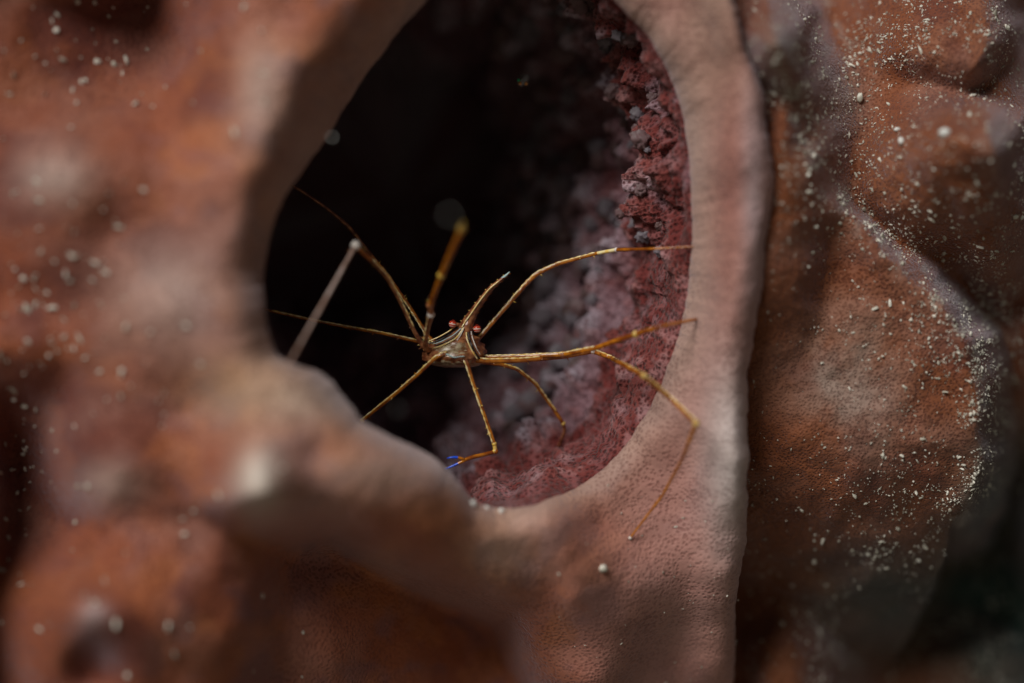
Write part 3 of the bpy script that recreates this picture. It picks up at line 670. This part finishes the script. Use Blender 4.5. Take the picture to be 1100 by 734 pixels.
def build_grains(name, u, v, y, size, label):
    pr = Pn(u, v, y); Vs = []; Fs = []; prot = [tri_grain(k) for k in range(12)]; n0 = 0
    for k in range(len(u)):
        Vp, Fp = prot[k % 12]; a = rng.normal(size=(3, 3)); Q, _ = np.linalg.qr(a)
        st = np.array([rng.uniform(.7, 2.4), rng.uniform(.6, 1), rng.uniform(.45, 1)])
        Vs.append((Vp * st) @ Q * size[k] * K + pr[k] + np.array([0, -size[k] * K * .35, 0])); Fs.append(Fp + n0); n0 += 12
    o = bpy.data.objects.new(name, mesh_np(name, np.concatenate(Vs), np.concatenate(Fs), [M_grain], smooth=False)); link(o); tag(o, label, 'sand', kind='stuff')
u, v, y = scatter_side(); build_grains('sand_grains', u, v, y, np.exp(rng.normal(-.45, .52, len(u))).clip(.3, 2.8), 'fine pale sand grains dusted over the brown orange sponge flank')
print('grains side', len(u))
u, v, y, szf = scatter_body(); build_grains('sand_grains', u, v, y, np.exp(rng.normal(.5, .45, len(u))).clip(.7, 3.2) * szf, 'pale sand grains scattered over the smooth pink tan sponge lobe')
print('grains body', len(u))

def grain_obj(name, loc, r, label, cat='grain', group=None, seed=0, mat=M_bead, sq=(1, 1, 1)):
    n = 14; th = np.linspace(0, 2 * np.pi, n, endpoint=False)[None]; ph = np.linspace(.02, np.pi - .02, 10)[:, None]
    p = np.stack([np.sin(ph) * np.cos(th), np.sin(ph) * np.sin(th), np.cos(ph) + 0 * th], -1)
    p = p * (1 + .35 * fbm(p * 1.2 + seed * 3.3, 3, seed))[..., None] * np.array(sq) * r
    o = bpy.data.objects.new(name, mesh_np(name, p, grid_faces(10, n, True), [mat])); link(o); o.location = loc
    tag(o, label, cat, group); return o
def on_side(u, v): return P(u, v, float(side_depth(np.array([u]), np.array([v]))[0]) - .06)
grain_obj('pebble', on_side(1015, 143), 6 * K, 'round bright white pebble on the orange knob of the sponge', seed=1, sq=(1, .8, .85), cat='pebble')
grain_obj('shell_fragment', on_side(968, 152), 4 * K, 'angular white shell fragment below the other on the orange lump', seed=2, cat='shell', sq=(.8, .7, 1))
grain_obj('shell_fragment', on_side(964, 139), 3.4 * K, 'tilted white shell fragment above the other on the orange lump', seed=3, cat='shell', sq=(1.1, .7, .7))
grain_obj('shell_fragment', on_side(924, 105), 4.5 * K, 'curved cream shell fragment on the dusty upper flank', seed=4, cat='shell', sq=(.7, .6, 1.2), mat=M_grain)
grain_obj('sand_clump', P(648, 611, body_y(648, 611) - .04), 4.2 * K, 'small pale clump of sand below the crab foot on the pink lobe', seed=5, cat='sand clump', mat=M_grain)
for k, (u, v, r) in enumerate(((508, 541, 3.6), (523, 546, 2.6), (539, 549, 2.8))):
    grain_obj('bead', P(u, v, body_y(u, v) - .05), r * K, ['largest of three tiny white beads on the lower lip of the mouth', 'middle one of three tiny white beads on the lower lip', 'tiny white bead on the lower lip beside the red slope'][k], 'bead', 'beads along the lower lip', seed=6 + k)
for k, (u, v, y, r, lb) in enumerate(((483, 231, -8.2, 2.2, 'pale drifting particle above the upright crab leg'), (357, 148, -4.5, 1.9, 'bluish drifting particle beside the upper left lip'),
        (427, 440, -6.5, 1.3, 'faint drifting particle below the crab between its claws'), (676, 330, 1, .01, ''))):
    if not lb: continue
    grain_obj('drifting_particle', P(u, v, y), r * K * (D + y * .01) / D, lb, 'particle', 'particles drifting in the water', seed=20 + k)

# tiny larva drifting in the dark of the mouth
lv = bpy.data.objects.new('larva', None); link(lv); lv.location = P(562, 88, .8); lv.empty_display_size = .003
tag(lv, 'tiny translucent larva with orange spots hovering in the dark upper mouth', 'larva')
lm = MB()
M_clear = simple('larva_clear', (.45, .48, .50), .25, .5, alpha=.35); M_or = simple('larva_orange', (.75, .33, .10), .4); M_green = simple('larva_green_eye', (.02, .45, .18), .2)
lp = lambda a: np.array([((x) * K, y * K, -z * K) for x, y, z in a])
lm.tube(lp([(6,0,-7),(3,0,-3),(0,0,0),(-3,1,2),(-6,2,3)]), np.array([1.2, 3.2, 4.4, 3.6, 1.2]) * K, 0, 10)
for k in range(7):
    a = -2.2 + k * .55; lm.tube(lp([(0,0,-2),(math.cos(a)*5,-1,math.sin(a)*5-2),(math.cos(a)*9,-2,math.sin(a)*8-1)]), np.array([.5,.4,.15]) * K, 0, 5)
lm.ball((-3.5*K, -3*K, -2.2*K), 1.9 * K, 1); lm.ball((3.2*K, -3.5*K, -2.6*K), 2.0 * K, 1)
link(bpy.data.objects.new('body', mesh_np('larva_body', np.concatenate(lm.V), np.concatenate(lm.F), [M_clear, M_or], fm=np.concatenate(lm.M))), lv)
e = MB(); e.ball((0, 0, 0), 1.7 * K, 0); o = bpy.data.objects.new('eye', mesh_np('larva_eye', np.concatenate(e.V), np.concatenate(e.F), [M_green])); link(o, lv); o.location = (-5 * K, -4 * K, 1.2 * K)

# green alga in the hollow at the upper corner
al = bpy.data.objects.new('alga', None); link(al); al.location = P(1096, -2, float(side_depth(np.array([1096.]), np.array([-2.]))[0])); al.empty_display_size = .005
tag(al, 'small tuft of green algae growing in the upper hollow of the sponge', 'alga')
M_alga = simple('alga_green', (.05, .14, .03), .5, var=(.09, .20, .04), vscale=500)
for k in range(9):
    a = MB(); an = rng.uniform(-1.2, 1.2); ln = rng.uniform(10, 20); w = rng.uniform(1.5, 3)
    a.tube(lp([(0,0,0),(math.sin(an)*ln*.5, -ln*.35, -math.cos(an)*ln*.4+2),(math.sin(an)*ln, -ln*.6, -math.cos(an)*ln*.5+5)]), np.array([w*.6, w, w*.2]) * K, 0, 6)
    link(bpy.data.objects.new('blade', mesh_np('alga_blade', np.concatenate(a.V), np.concatenate(a.F), [M_alga])), al)
